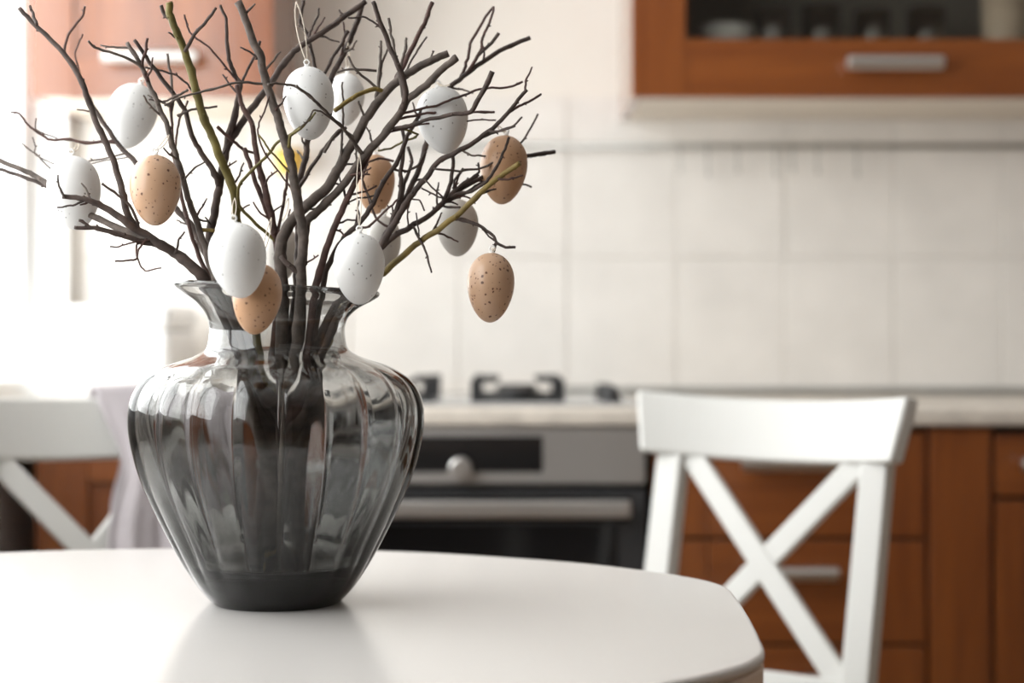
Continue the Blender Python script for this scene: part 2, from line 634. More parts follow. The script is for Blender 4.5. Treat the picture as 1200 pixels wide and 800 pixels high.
mk('side_trim', box(xb - 0.012, xb - 0.001, YO - 0.004, YO - 0.001, 0.24, zo(578)), 'dark_trim', door)
hb = bmesh.new()
obox(((xa + xb) / 2 - 0.001, YO - 0.045, zo(593)), Vector((1, 0, 0)), Vector((0, 1, 0)), Vector((0, 0, 1)), (xb - xa) / 2 - 0.026, 0.008, 0.0135, hb)
hd = mk('handle', hb, 'steel', door, bevel=0.004)
for s in (-1, 1):
    mk('bracket', box((xa + xb) / 2 + s * 0.235 - 0.008, (xa + xb) / 2 + s * 0.235 + 0.008, YO - 0.040, YO, zo(593) - 0.009, zo(593) + 0.009), 'steel', hd)
mk('plinth_panel', box(xa, xb, YF + 0.02, YF + 0.04, 0.0, 0.23), 'dark_trim', t)

# --- gas hob on the worktop
HX = xm
t = thing('gas_hob', 'gas hob with black pan supports set into the pale worktop', 'hob', (HX, 3.02, WT))
HY0, HY1 = 2.80, 3.29
SH = FPX / 2.88
plate = mk('hob_plate', box(HX - 0.29, HX + 0.295, HY0, HY1, WT, WT + 0.006), 'hob_plate', t, bevel=0.002)
gx = [(-0.292 + -0.124) / 2, (552 - 600 + 661 - 600) / 2 / SH]      # centres of the two columns of supports
gx[0] = (452 - 600) / SH
gw = (661 - 552) / SH / 2
for cxg in gx:
    for cyg in (2.93, 3.16):
        zb = WT + 0.006
        mk('burner', lathe(cxg, cyg, [(0, zb), (0.042, zb), (0.042, zb + 0.008), (0.036, zb + 0.012), (0.036, zb + 0.017), (0.033, zb + 0.0195), (0, zb + 0.0195)], 28), 'black_enamel', t)
        bm = bmesh.new()
        zt = WT + 0.042
        e = gw - 0.007
        for sx in (-1, 1):
            for sy in (-1, 1):
                box(cxg + sx * e - 0.007, cxg + sx * e + 0.007, cyg + sy * e - 0.005, cyg + sy * e + 0.005, zb, zt, bm)
                p0 = Vector((cxg + sx * e, cyg + sy * e, zt - 0.003))
                p1 = Vector((cxg + sx * 0.034, cyg + sy * 0.034, zt - 0.003))
                tube([p0, p1], 0.003, 6, bm)
            box(cxg + sx * e - 0.003, cxg + sx * e + 0.003, cyg - e, cyg + e, zb, zb + 0.004, bm)
            box(cxg - e, cxg + e, cyg + sx * e - 0.003, cyg + sx * e + 0.003, zb, zb + 0.004, bm)
        mk('pan_support', bm, 'black_enamel', t)
for k in range(4):
    ky = 2.86 + k * 0.085
    kx = (716 - 600) / SH
    zb = WT + 0.006
    kn = mk('knob', lathe(kx, ky, [(0, zb), (0.017, zb), (0.017, zb + 0.006), (0.0135, zb + 0.008), (0.012, zb + 0.022), (0, zb + 0.023)], 20), 'black_enamel', t)

# --- wall cabinets
def xu(px):
    return (px - 600) / SU


def zu(py):
    return CAMZ - (py - HOR) / SU


ZUB = zu(114)
ZUT = ZUB + 0.72


def wall_cabinet(x0, x1, label, stile, rail_b, hx, hz, glass):
    t = thing('wall_cabinet', label, 'cabinet', ((x0 + x1) / 2, YU, ZUB))
    th = 0.018
    y0 = YU + 0.022
    y1 = WB - 0.0005
    inside = 'cabinet_dark'
    mk('side_panel', box(x0, x0 + th, y0, y1, ZUB, ZUT), 'cherry_v', t)
    mk('side_panel', box(x1 - th, x1, y0, y1, ZUB, ZUT), 'cherry_v', t)
    mk('bottom_panel', box(x0 + th, x1 - th, y0, y1, ZUB, ZUB + th), 'cabinet_white', t)
    mk('top_panel', box(x0 + th, x1 - th, y0, y1, ZUT - th, ZUT), 'cherry_h', t)
    mk('back_panel', box(x0 + th, x1 - th, y1 - 0.008, y1, ZUB + th, ZUT - th), inside, t)
    zt = ZUT - 0.001
    if glass:
        zt = ZUB + 0.36
        mk('shelf', box(x0 + th, x1 - th, y0 + 0.01, y1 - 0.008, zt - 0.01, zt + 0.008), 'cherry_h', t)
        mk('upper_front', box(x0, x1, YU, YU + 0.02, zt + 0.003, ZUT), 'cherry_h', t, bevel=0.002)
    z0 = ZUB
    if glass:
        bm = box(x0 + stile, x1 - stile, YU + 0.008, YU + 0.012, z0 + rail_b, zt - rail_b * 0.8)
        dr = mk('door', bm, 'cabinet_glass', t)
        mat2 = 'cherry_h'
    else:
        bm = box(x0 + stile, x1 - stile, YU + 0.006, YU + 0.016, z0 + rail_b, zt - rail_b * 0.8)
        dr = mk('door', bm, 'cherry_v', t)
    for a, b in ((x0, x0 + stile), (x1 - stile, x1)):
        mk('stile', box(a, b, YU, YU + 0.02, z0, zt), 'cherry_v', dr, bevel=0.001)
    mk('rail', box(x0 + stile, x1 - stile, YU + 0.0012, YU + 0.02, z0, z0 + rail_b), 'cherry_h', dr)
    mk('rail', box(x0 + stile, x1 - stile, YU + 0.0012, YU + 0.02, zt - rail_b * 0.8, zt), 'cherry_h', dr)
    bar_handle(dr, hx, YU, hz, 0.168, r=0.0125)
    return t


wall_cabinet(xu(740), xu(740) + 0.92, 'cherry wood wall cabinet with glass door and dishes inside', 0.096, 0.103, xu(1045), zu(76), True)
wall_cabinet(WL + 0.004, xu(320), 'cherry wood wall cabinet by the window, behind the branch tips', 0.075, 0.075, xu(180), zu(69), False)

# --- dishes in the glass cabinet
ZS = ZUB + 0.0185


def cup(name, x, y, r0, r1, h, mat, label, cat, group=None, th=0.0025, z=ZS):
    pr = [(0, z), (r0, z), (r0 + (r1 - r0) * 0.5, z + h * 0.5), (r1, z + h), (r1 - th, z + h), (r0 + (r1 - r0) * 0.5 - th, z + h * 0.5), (r0 - th, z + 0.006), (0, z + 0.006)]
    o = mk(name, lathe(x, y, pr, 28), mat, smooth=True)
    return tag(o, label, cat, group)


for k, (px, h, r) in enumerate(((905, 0.16, 0.034), (962, 0.17, 0.036), (1022, 0.155, 0.034), (1085, 0.165, 0.036))):
    y = 3.13 + 0.03 * (k % 2)
    cup('drinking_glass', (px - 600) * y / FPX, y, r * 0.85, r, h, 'drinking_glass', 'clear tumbler standing in a row behind the cabinet glass', 'glass', 'tumblers in the wall cabinet')
for k in range(3):
    zb = ZS + k * 0.036
    y = 3.14
    x = (850 - 600) * y / FPX
    pr = [(0, zb), (0.028, zb), (0.046, zb + 0.022), (0.053, zb + 0.056), (0.050, zb + 0.056), (0.043, zb + 0.024), (0.025, zb + 0.005), (0, zb + 0.005)]
    o = mk('bowl', lathe(x, y, pr, 28), 'white_ceramic', smooth=True)
    tag(o, ('lowest', 'middle', 'topmost')[k] + ' white bowl of the stack inside the glass cabinet', 'bowl', 'bowls stacked in the wall cabinet')
cup('canister', (1180 - 600) * 3.14 / FPX, 3.14, 0.042, 0.047, 0.20, 'beige_ceramic', 'beige ceramic canister behind the glass door of the wall cabinet', 'canister', th=0.004)

# --- rail with hooks on the tiles
yr = WB - 0.035
zr = CAMZ + (HOR - 171) * yr / FPX
SR = FPX / yr
t = thing('utensil_rail', 'thin grey metal rail fixed along the tiles under the wall cabinets', 'rail', (0.3, yr, zr))
mk('bar', cyl(((470 - 600) / SR, yr, zr), (1.25, yr, zr), 0.0052, 12), 'rail_metal', t, smooth=True)
for px in (480, 760, 1050, 1330):
    mk('bracket', cyl(((px - 600) / SR, yr, zr), ((px - 600) / SR, WB - 0.007, zr), 0.004, 10), 'rail_metal', t)
for px, ln in ((797, 0.052), (829, 0.060), (864, 0.052), (908, 0.062), (928, 0.050), (957, 0.055), (1003, 0.060)):
    x = (px - 600) / SR
    R = 0.0085
    pts = [Vector((x, yr + R * math.cos(a), zr + R * math.sin(a))) for a in [math.radians(q) for q in range(-60, 181, 20)]]
    zl = zr - ln
    pts += [Vector((x, yr - R, zr - ln * 0.4)), Vector((x, yr - R * 0.9, zl + 0.012))]
    pts += [Vector((x, yr - R * 0.9 - 0.008 + 0.008 * math.cos(a), zl + 0.008 - 0.009 * math.sin(a))) for a in [math.radians(q) for q in range(20, 181, 20)]]
    o = mk('wall_hook', tube(pts, 0.0016, 6), 'rail_metal', origin=(x, yr, zr))
    tag(o, 'small grey wire hook hanging on the rail under the glass cabinet', 'hook', 'hooks on the utensil rail')

# yellow cup hanging behind the branches
c = at(340, 190, WB - 0.075)
t = thing('yellow_cup', 'small yellow cup hanging on the tiles behind the branches', 'cup', (c.x, c.y, c.z - 0.024))
pr = [(0, c.z - 0.024), (0.022, c.z - 0.024), (0.028, c.z - 0.005), (0.030, c.z + 0.024), (0.027, c.z + 0.024), (0.025, c.z - 0.004), (0.019, c.z - 0.020), (0, c.z - 0.020)]
mk('body', lathe(c.x, c.y, pr, 28), 'yellow_ceramic', t, smooth=True)
pts = [Vector((c.x, c.y + 0.027 + 0.018 * math.sin(a), c.z + 0.014 * math.cos(a))) for a in [math.radians(q) for q in range(0, 181, 15)]]
mk('handle', tube(pts, 0.0035, 8), 'yellow_ceramic', t, smooth=True)
hk = [Vector((c.x, c.y + 0.04, c.z + 0.02)), Vector((c.x, WB - 0.012, c.z + 0.026)), Vector((c.x, WB - 0.008, c.z + 0.026))]
o = mk('wall_hook', tube(hk, 0.0025, 8), 'rail_metal')
tag(o, 'short wall hook holding the yellow cup on the tiles', 'hook')

# white bread bin in the corner of the worktop
xa, xb = WL + 0.02, (198 - 600) / (FPX / 2.98)
za = WT
zb = CAMZ + (HOR - 357) * 2.98 / FPX
t = thing('bread_bin', 'white enamel bread bin on the worktop in the window corner', 'bread bin', ((xa + xb) / 2, 3.1, za))
mk('body', box(xa, xb, 2.98, 3.25, za, zb - 0.045), 'white_enamel', t, bevel=0.012, seg=4)
lid = mk('lid', box(xa - 0.002, xb + 0.002, 2.978, 3.252, zb - 0.044, zb), 'white_enamel', t, bevel=0.014, seg=4)

# ------------------------------------------------------------------ dining table
TZ = CAMZ - 0.229
TCX, TCY = -0.30, 1.395
TCOS, TSIN = math.cos(math.radians(2.4)), math.sin(math.radians(2.4))
HALF = [(0.0, 0.408), (0.10, 0.403), (0.20, 0.382), (0.29, 0.345), (0.36, 0.308), (0.424, 0.255), (0.465, 0.208), (0.483, 0.172), (0.4885, 0.145), (0.490, 0.12)]


def table_outline(inset=0.0):
    q = catmull(HALF, 5)
    q.append((0.4915, 0.06))
    q.append((0.492, 0.0))
    ring = []
    right_up = [(u, h) for u, h in q]
    ring += [(u, h) for u, h in right_up]
    ring += [(u, -h) for u, h in reversed(right_up[:-1])]
    ring += [(-u, -h) for u, h in right_up[1:]]
    ring += [(-u, h) for u, h in reversed(right_up[1:-1])]
    out = []
    for u, h in ring:
        L = math.hypot(u, h)
        f = (L - inset) / L
        u, h = u * f, h * f
        out.append((TCX + u * TCOS + h * TSIN, TCY + h * TCOS - u * TSIN))
    return out


def slab(outline, z0, z1, prof=None):
    bm = bmesh.new()
    top = [bm.verts.new((x, y, z1)) for x, y in outline]
    bot = [bm.verts.new((x, y, z0)) for x, y in outline]
    n = len(outline)
    bm.faces.new(top)
    bm.faces.new(list(reversed(bot)))
    for i in range(n):
        bm.faces.new((top[i], bot[i], bot[(i + 1) % n], top[(i + 1) % n]))
    return bm


t = thing('dining_table', 'white painted table with rounded sides and blunt ends, carrying the vase', 'table', (TCX, TCY, 0))
mk('tabletop', slab(table_outline(), TZ - 0.009, TZ), 'table_paint', t, bevel=0.004, seg=4)
mk('edge_moulding', slab(table_outline(0.0008), TZ - 0.029, TZ - 0.0091), 'table_edge', t, bevel=0.003, seg=3)
mk('apron', slab([(TCX + (x - TCX) * 0.8, TCY + (y - TCY) * 0.8) for x, y in table_outline()], TZ - 0.11, TZ - 0.0292), 'chair_paint', t)
for sx in (-1, 1):
    for sy in (-1, 1):
        lx, ly = TCX + sx * 0.31, TCY + sy * 0.21
        pr = [(0, 0), (0.018, 0), (0.026, 0.30), (0.030, 0.52), (0.024, 0.55), (0.032, 0.58), (0.032, TZ - 0.12), (0.0, TZ - 0.12)]
        mk('leg', lathe(lx, ly, pr, 20), 'chair_paint', t, smooth=True)


# ------------------------------------------------------------------ chairs
REC = math.radians(12.5)
WAX = Vector((0, math.sin(REC), math.cos(REC)))
NAX = Vector((0, math.cos(REC), -math.sin(REC)))
UAX = Vector((1, 0, 0))
BO = Vector((0, 0.185, 0.445))      # foot of the reclined back, local


def bk(u, w, n=0.0):
    return BO + UAX * u + WAX * w + NAX * n


RW, RH = 0.192, 0.083               # half width and height of the curved top rail
W1 = 0.462                          # top of the rail along the post
WX0 = 0.110                         # top of the lower rail


def rail_n(u):
    return 0.022 - 0.050 * (u / RW) ** 2


def make_chair(label):
    t = thing('dining_chair', label, 'chair', (0, 0, 0), 'white cross-back chairs at the table')
    # seat
    bm = bmesh.new()
    pts = [(-0.200, -0.215), (0.200, -0.215), (0.170, 0.19), (-0.170, 0.19)]
    top = [bm.verts.new((x, y, 0.452)) for x, y in pts]
    bot = [bm.verts.new((x, y, 0.430)) for x, y in pts]
    bm.faces.new(top)
    bm.faces.new(bot[::-1])
    for i in range(4):
        bm.faces.new((top[i], bot[i], bot[(i + 1) % 4], top[(i + 1) % 4]))
    mk('seat', bm, 'chair_paint', t, bevel=0.008, seg=3)
    bm = box(-0.18, 0.18, -0.19, -0.168, 0.365, 0.4295)
    mk('apron', bm, 'chair_paint', t)
    for s in (-1, 1):
        mk('apron', box(s * 0.178 - 0.010, s * 0.178 + 0.010, -0.165, 0.17, 0.365, 0.4295), 'chair_paint', t)
        mk('leg', obox((s * 0.182, -0.185, 0.2148), UAX, Vector((0, 1, 0)), Vector((0, 0, 1)), 0.019, 0.019, 0.2148), 'chair_paint', t, bevel=0.004)
        # rear leg and back post in one piece
        bm = bmesh.new()
        hw, hd = 0.0185, 0.0155
        prev = None
        for (c, f) in ((Vector((s * 0.147, 0.235, 0.0)), 0.9), (Vector((s * 0.147, 0.195, 0.40)), 1.15), (bk(s * 0.147, 0.06), 1.05), (bk(s * 0.147, W1 - RH + 0.004), 0.95)):
            ring = [bm.verts.new(c + UAX * a * hw + Vector((0, 1, 0)) * b * hd * f) for a, b in ((-1, -1), (1, -1), (1, 1), (-1, 1))]
            if prev:
                for i in range(4):
                    bm.faces.new((prev[i], prev[(i + 1) % 4], ring[(i + 1) % 4], ring[i]))
            else:
                bm.faces.new(ring[::-1])
            prev = ring
        bm.faces.new(prev)
        mk('post', bm, 'chair_paint', t, bevel=0.003)
    # curved top rail
    bm = bmesh.new()
    N = 24
    prev = None
    th = 0.0115
    for i in range(N + 1):
        u = -RW + 2 * RW * i / N
        du = 0.100 * u / RW ** 2
        tv = Vector((1, -du)).normalized()
        nu, nn = tv.y, -tv.x         # normal in the u, n plane, to the front
        n0 = rail_n(u)
        e = abs(u) / RW
        wt = W1 - 0.004 * (1 - e ** 2) * 0 
        ring = []
        for a, w in ((1, W1 - RH), (1, wt), (-1, wt), (-1, W1 - RH)):
            fl = 1.035 if w == wt else 0.955
            ring.append(bm.verts.new(bk(u * fl + nu * th * a, w, n0 + nn * th * a)))
        if prev:
            for k in range(4):
                bm.faces.new((prev[k], prev[(k + 1) % 4], ring[(k + 1) % 4], ring[k]))
        else:
            bm.faces.new(ring[::-1])
        prev = ring
    bm.faces.new(prev)
    mk('top_rail', bm, 'chair_paint', t, bevel=0.005, seg=3)
    # lower rail
    mk('lower_rail', obox(bk(0, WX0 - 0.021), UAX, NAX, WAX, 0.131, 0.011, 0.021), 'chair_paint', t, bevel=0.003)
    # crossed braces
    zt, zb = W1 - RH + 0.004, WX0 - 0.004
    for s in (-1, 1):
        p0, p1 = bk(s * 0.122, zt), bk(-s * 0.122, zb)
        d = (p1 - p0)
        L = d.length / 2
        d.normalize()
        side = d.cross(NAX).normalized()
        bm = obox((p0 + p1) / 2 + NAX * (0.005 + 0.0008 * s), d, NAX, side, L, 0.0075, 0.0155)
        mk('cross_brace', bm, 'chair_paint', t, bevel=0.003)
    # side stretchers
    for s in (-1, 1):
        mk('stretcher', cyl((s * 0.178, -0.178, 0.20), (s * 0.147, 0.205, 0.20), 0.009, 12), 'chair_paint', t)
    return t


def copy_tree(o, parent=None):
    c = o.copy()
    COL.objects.link(c)
    c.parent = parent
    ORG[c] = ORG[o]
    for ch in [x for x in o.children]:
        copy_tree(ch, c)
    return c


def place_chair(t, X, Y, phi):
    """put the middle of the top rail at (X, Y)"""
    p = bk(0, W1 - RH / 2, 0.0)
    R = Matrix.Rotation(phi, 4, 'Z')
    q = R @ Vector((p.x, p.y, 0))
    t.location = (X - q.x, Y - q.y, 0)
    t.rotation_euler = (0, 0, phi)
    return Matrix.Translation(t.location) @ R


ch1 = make_chair('white wooden chair with crossed back braces, in front of the cherry drawer unit')
ch2 = copy_tree(ch1)
ch2['label'] = 'white wooden chair near the window with a grey cloth over its top rail'
place_chair(ch1, 0.345, 2.24, math.radians(-35))
M2 = place_chair(ch2, (100 - 600) * 2.30 / FPX, 2.30, math.radians(30))

# grey cloth over the rail of the far chair
bm = bmesh.new()
NU, NF, NB = 26, 26, 16
rows = []
for j in range(NF + NB + 5):
    row = []
    for i in range(NU + 1):
        a = i / NU
        if j < NF:                   # front hang, from the bottom up
            s = j / NF
            w = W1 + 0.004 - 0.33 * (1 - s)
            drop = (1 - s)
            n = -0.018 - 0.030 * min(1.0, drop * 3) - 0.030 * drop + 0.012 * drop * math.sin(a * 17 + 1.0) + 0.006 * drop * math.sin(a * 31)
        elif j < NF + 5:
            ang = (j - NF) / 4 * PI
            w = W1 + 0.004 + 0.013 * math.sin(ang)
            n = -0.018 * math.cos(ang)
            drop = 0
        else:
            s = (j - NF - 5 + 1) / NB
            w = W1 + 0.004 - 0.26 * s
            drop = s
            n = 0.018 + 0.02 * s + 0.010 * s * math.sin(a * 15)
        # waist where the cloth is gathered under the rail, wide at the hem
        ul = 0.016 + 0.026 * math.exp(-((drop - 0.30) / 0.20) ** 2) - 0.012 * drop
        if j >= NF + 5:
            ul += 0.035 * drop + 0.01
        ur = 0.172 - 0.010 * drop
        u = ul + (ur - ul) * a
        row.append(bm.verts.new(M2 @ bk(u, w, rail_n(max(-RW, min(RW, u))) + n)))
    rows.append(row)
for r0, r1 in zip(rows, rows[1:]):
    for i in range(NU):
        bm.faces.new((r0[i], r0[i + 1], r1[i + 1], r1[i]))
o = mk('cloth', bm, 'cloth_grey', smooth=True)
tag(o, 'lilac grey cloth draped over the top rail of the chair near the window', 'cloth')
md = o.modifiers.new('thickness', 'SOLIDIFY')
md.thickness = 0.003
md.offset = 0

# ------------------------------------------------------------------ vase
D0 = FPX / 1383.0                   # depth of the vase axis
VX = (325 - 600) / 1383.0
SV = 1383.0


def vz(py):
    return TZ + (706 - py) / SV     # height of a profile row


OUT = [(71, 706.5), (76, 704), (92, 686), (112, 655), (138, 605), (158, 560), (169, 520), (172, 492), (169, 468), (156, 446), (130, 430), (100, 420), (84, 411), (79.5, 398), (79, 384), (83, 371), (94, 359), (108, 350), (117, 344), (119.5, 341)]
prof_o = catmull([(r / SV, vz(y)) for r, y in OUT], 5)
NL = 20
SEG = NL * 10


def lobe(z):
    """depth of the ribs: none at foot and neck, full on the body"""
    h = (z - TZ) / (vz(341) - TZ)
    a = max(0.0, min(1.0, (h - 0.03) / 0.20)) * max(0.0, min(1.0, (0.80 - h) / 0.10))
    return a * a * (3 - 2 * a)


def rim_tilt(z, x):
    h = max(0.0, min(1.0, (z - vz(400)) / (vz(341) - vz(400))))
    return -0.052 * x * h * h * (3 - 2 * h)


def ring_pts(bm, r, z, amp, inner):
    out = []
    for k in range(SEG):
        a = 2 * PI * k / SEG
        c = abs(math.cos(NL / 2 * a))
        rr = r * (1 - amp * lobe(z) * (1 - c) ** (1.4 if not inner else 1.4))
        x, y = rr * math.cos(a), rr * math.sin(a)
        out.append(bm.verts.new((VX + x, D0 + y, z + rim_tilt(z, x))))
    return out


bm = bmesh.new()
outer = [ring_pts(bm, r, z, 0.040, False) for r, z in prof_o]
inner_prof = []
ZBOWL, ZFLOOR = 0.040, 0.019
TH = 0.0023
for i, (r, z) in enumerate(prof_o):
    a = prof_o[max(i - 1, 0)]
    b = prof_o[min(i + 1, len(prof_o) - 1)]
    tx, tz = b[0] - a[0], b[1] - a[1]
    L = math.hypot(tx, tz)
    nr, nz = -tz / L, tx / L         # inward normal
    hh = max(0.0, min(1.0, (z - TZ) / 0.19))
    th = TH + 0.0085 * (1 - hh) ** 1.15 + 0.0022 * max(0.0, min(1.0, (z - vz(352)) / (vz(341) - vz(352))))
    q = (r + nr * th, z + nz * th)
    th_ok = q[1] > TZ + ZBOWL
    if th_ok:
        inner_prof.append(q)
# rounded bowl inside a heavy foot
rb, zb_ = inner_prof[0]
bowl = []
for k in range(1, 12):
    a = PI / 2 * k / 12
    bowl.append((rb * math.cos(a), zb_ - (zb_ - TZ - ZFLOOR) * math.sin(a)))
inner_prof = bowl[::-1] + inner_prof
inner = [ring_pts(bm, r, z, 0.026, True) for r, z in inner_prof]


def bridge(a, b):
    for k in range(SEG):
        k2 = (k + 1) % SEG
        bm.faces.new((a[k], a[k2], b[k2], b[k]))


for a, b in zip(outer, outer[1:]):
    bridge(a, b)
# rounded lip
ro, zo_ = prof_o[-1]
ri, zi_ = inner_prof[-1]
mr, mz = (ro + ri) / 2, (zo_ + zi_) / 2
lr = math.hypot(ro - ri, zo_ - zi_) / 2
tr, tz = prof_o[-1][0] - prof_o[-3][0], prof_o[-1][1] - prof_o[-3][1]
tl = math.hypot(tr, tz)
prev = outer[-1]
for k in range(1, 6):
    a = PI * k / 6
    cur = ring_pts(bm, mr + (ro - mr) * math.cos(a) + tr / tl * lr * math.sin(a), mz + (zo_ - mz) * math.cos(a) + tz / tl * lr * math.sin(a), 0, False)
    bridge(prev, cur)
    prev = cur
bridge(prev, inner[-1])
for a, b in zip(inner[::-1], inner[::-1][1:]):
    bridge(a, b)
# thick floor inside, flat foot outside
pole_i = bm.verts.new((VX, D0, inner_prof[0][1] - 0.003))
mid = ring_pts(bm, inner_prof[0][0] * 0.6, inner_prof[0][1] - 0.0022, 0, True)
bridge(inner[0], mid)
for k in range(SEG):
    bm.faces.new((mid[k], mid[(k + 1) % SEG], pole_i))
foot = ring_pts(bm, prof_o[0][0] * 0.86, TZ + 0.0004, 0, False)
foot2 = ring_pts(bm, prof_o[0][0] * 0.74, TZ + 0.0035, 0, False)
pole_o = bm.verts.new((VX, D0, TZ + 0.0045))
bridge(foot, outer[0])
bridge(foot2, foot)
for k in range(SEG):
    bm.faces.new((pole_o, foot2[(k + 1) % SEG], foot2[k]))
vase = mk('vase', bm, 'smoky_glass', smooth=True, origin=(VX, D0, TZ))
tag(vase, 'ribbed smoky grey glass vase full of bare branches', 'vase')

# ------------------------------------------------------------------ branches
NOISE = 0


def keep_inside(p, r):
    """a stem below the rim stays within the glass"""
    if p.z > prof_o[-1][1] + 0.012:
        return p
    lim = 0.02
    for (r0, z0), (r1, z1) in zip(inner_prof, inner_prof[1:]):
        if z0 <= p.z <= z1:
            lim = r0 + (r1 - r0) * (p.z - z0) / (z1 - z0 + 1e-9)
            break
    else:
        lim = inner_prof[0][0] if p.z < inner_prof[0][1] else inner_prof[-1][0]
    lim = lim * 0.965 - r - 0.0015
    v = Vector((p.x - VX, p.y - D0))
    if v.length > lim:
        v = v.normalized() * lim
    return Vector((VX + v.x, D0 + v.y, max(p.z, inner_prof[0][1] + r + 0.002)))


def polyline(pts):
    """[(px, py, dd, th)] -> smooth world points and radii with a little crook and knots"""
    global NOISE
    NOISE += 1
    q = kinked(pts, 5)
    P, Rr = [], []
    L = 0
    last = None
    for i, (px, py, dd, th) in enumerate(q):
        if last:
            L += math.hypot(px - last[0], py - last[1])
        last = (px, py)
        d = D0 + dd
        w = 0.9 if py < 345 else 0.0
        jx = w * noise.noise(Vector((L * 0.06, NOISE * 3.1, 0.0)))
        jy = w * noise.noise(Vector((L * 0.06, NOISE * 3.1, 7.0)))
        jx += w * 0.7 * noise.noise(Vector((L * 0.17, NOISE * 2.3, 20.0)))
        jy += w * 0.7 * noise.noise(Vector((L * 0.17, NOISE * 2.3, 27.0)))
        jd = 0.004 * noise.noise(Vector((L * 0.03, NOISE * 3.1, 13.0)))
        P.append(keep_inside(at(px + jx * 1.6, py + jy * 1.6, d + jd), th / 2 / SV))
        knot = max(0.0, noise.noise(Vector((L * 0.11, NOISE * 5.7, 3.0))) - 0.25)
        Rr.append(max(0.0006, th / 2 / SV * (1.06 + 0.75 * knot)))
    return P, Rr


def buds(bm, P, Rr, seed, every):
    rnd = random.Random(seed)
    i = rnd.randint(2, every)
    while i < len(P) - 2:
        r = Rr[i]
        t = (P[i + 1] - P[i - 1]).normalized()
        u, w = frame_of(t)
        a = rnd.uniform(0, 2 * PI)
        side = (u * math.cos(a) + w * math.sin(a))
        dirv = (side + t * rnd.uniform(-0.9, -0.3)).normalized()
        b0 = P[i] + side * r * 0.5
        l = rnd.uniform(0.0016, 0.0030)
        tube([b0, b0 + dirv * l * 0.5, b0 + dirv * l], [r * 0.5 + 0.0003, r * 0.35 + 0.0004, 0.0002], 5, bm)
        i += rnd.randint(every // 2 + 1, every + 3)


def interp_dd(pts, t0, t1):
    L = [0.0]
    for a, b in zip(pts, pts[1:]):
        L.append(L[-1] + math.hypot(b[0] - a[0], b[1] - a[1]))
    return [t0 + (t1 - t0) * (l / L[-1]) for l in L]


BR = {}


def branch(key, label, mat, pts, th, dd, neck, seed=0):
    """a stem from its tip (first point) into the vase; th and dd are (tip, rim); neck = (px at the neck, px at the foot, depth there)"""
    ds = interp_dd(pts, dd[0], dd[1])
    ts = interp_dd(pts, th[0], th[1])
    full = [(p[0], p[1], d, w) for p, d, w in zip(pts, ds, ts)]
    nx, fx, fd = neck
    nd = max(-0.034, min(0.034, dd[1] * 0.75))
    full.append((nx, 398, nd, th[1]))
    full.append(((nx + fx) / 2 + (fx - nx) * 0.15, 540, (nd + fd) / 2, th[1]))
    full.append((fx, 672, fd, th[1] * 0.9))
    P, Rr = polyline(full)
    bm = tube(P, Rr, 8)
    k = next((i for i, p in enumerate(P) if p.z < at(0, 330, D0).z), len(P))
    buds(bm, P[:k], Rr, hash_seed(key), 7)
    o = mk('branch', bm, mat, smooth=True, origin=P[-1])
    tag(o, label, 'branch', 'bare branches in the vase')
    BR[key] = (o, [(p[0], p[1], d) for p, d in zip(pts, ds)], mat)
    return o


def hash_seed(s):
    return sum((i + 1) * ord(c) for i, c in enumerate(s))


def twig(key, pts, th, dd=0.0, mat=None, fix=None):
    """a side shoot whose last point sits on its branch; dd is how much nearer (-) or farther (+) its tip is"""
    o, bp, bmat = BR[key]
    j = pts[-1]
    best = None
    for (ax, ay, ad), (bx, by, bd) in zip(bp, bp[1:]):
        vx, vy = bx - ax, by - ay
        s = max(0, min(1, ((j[0] - ax) * vx + (j[1] - ay) * vy) / (vx * vx + vy * vy + 1e-9)))
        qx, qy = ax + vx * s, ay + vy * s
        e = math.hypot(j[0] - qx, j[1] - qy)
        if best is None or e < best[0]:
            best = (e, qx, qy, ad + (bd - ad) * s)
    if best[0] < 14:
        pts = list(pts[:-1]) + [(best[1], best[2])]
    ds = interp_dd(pts, best[3] + dd, best[3])
    ts = interp_dd(pts, th[0], th[1])
    P, Rr = polyline([(p[0], p[1], d, w) for p, d, w in zip(pts, ds, ts)])
    bm = tube(P, Rr, 7)
    buds(bm, P, Rr, hash_seed(key) + len(pts) + int(pts[0][0]), 8)
    return mk('twig', bm, mat or bmat, o, smooth=True)


# far left, over the rim
branch('left', 'thick dark branch leaning out over the left rim of the vase', 'bark_brown',
       [(73, 230), (99, 233), (112, 238), (132, 249), (162, 270), (180, 281), (204, 296), (228, 314), (249, 338), (262, 364)], (5, 14), (-0.045, -0.02), (276, 330, 0.03))
twig('left', [(23, 10), (40, 28), (75, 62), (95, 95), (105, 123), (117, 153), (130, 181), (141, 213), (147, 242), (156, 263), (166, 276)], (5, 8), 0.03)
twig('left', [(35, 7), (39, 17), (43, 30)], (3, 4), 0.015)
twig('left', [(-22, 180), (0, 188), (30, 200), (54, 214), (82, 236), (109, 254), (140, 268), (172, 283)], (5, 8), 0.075, 'bark_grey')
twig('left', [(-18, 192), (0, 198), (30, 208), (52, 216), (82, 236), (115, 256), (150, 272), (180, 284)], (4, 5), 0.08, 'bark_brown')
twig('left', [(87, 267), (110, 267), (135, 272), (165, 283), (192, 289)], (4, 7), -0.02)
twig('left', [(92, 258), (102, 263), (114, 268), (150, 279), (180, 283)], (3, 3), -0.02)
twig('left', [(188, 314), (170, 317), (161, 303), (160, 286), (180, 283)], (1.6, 2.5), -0.03, 'bark_red')
twig('left', [(135, 306), (150, 305), (161, 303), (162, 292), (172, 280)], (2, 2.5), -0.03, 'bark_red')
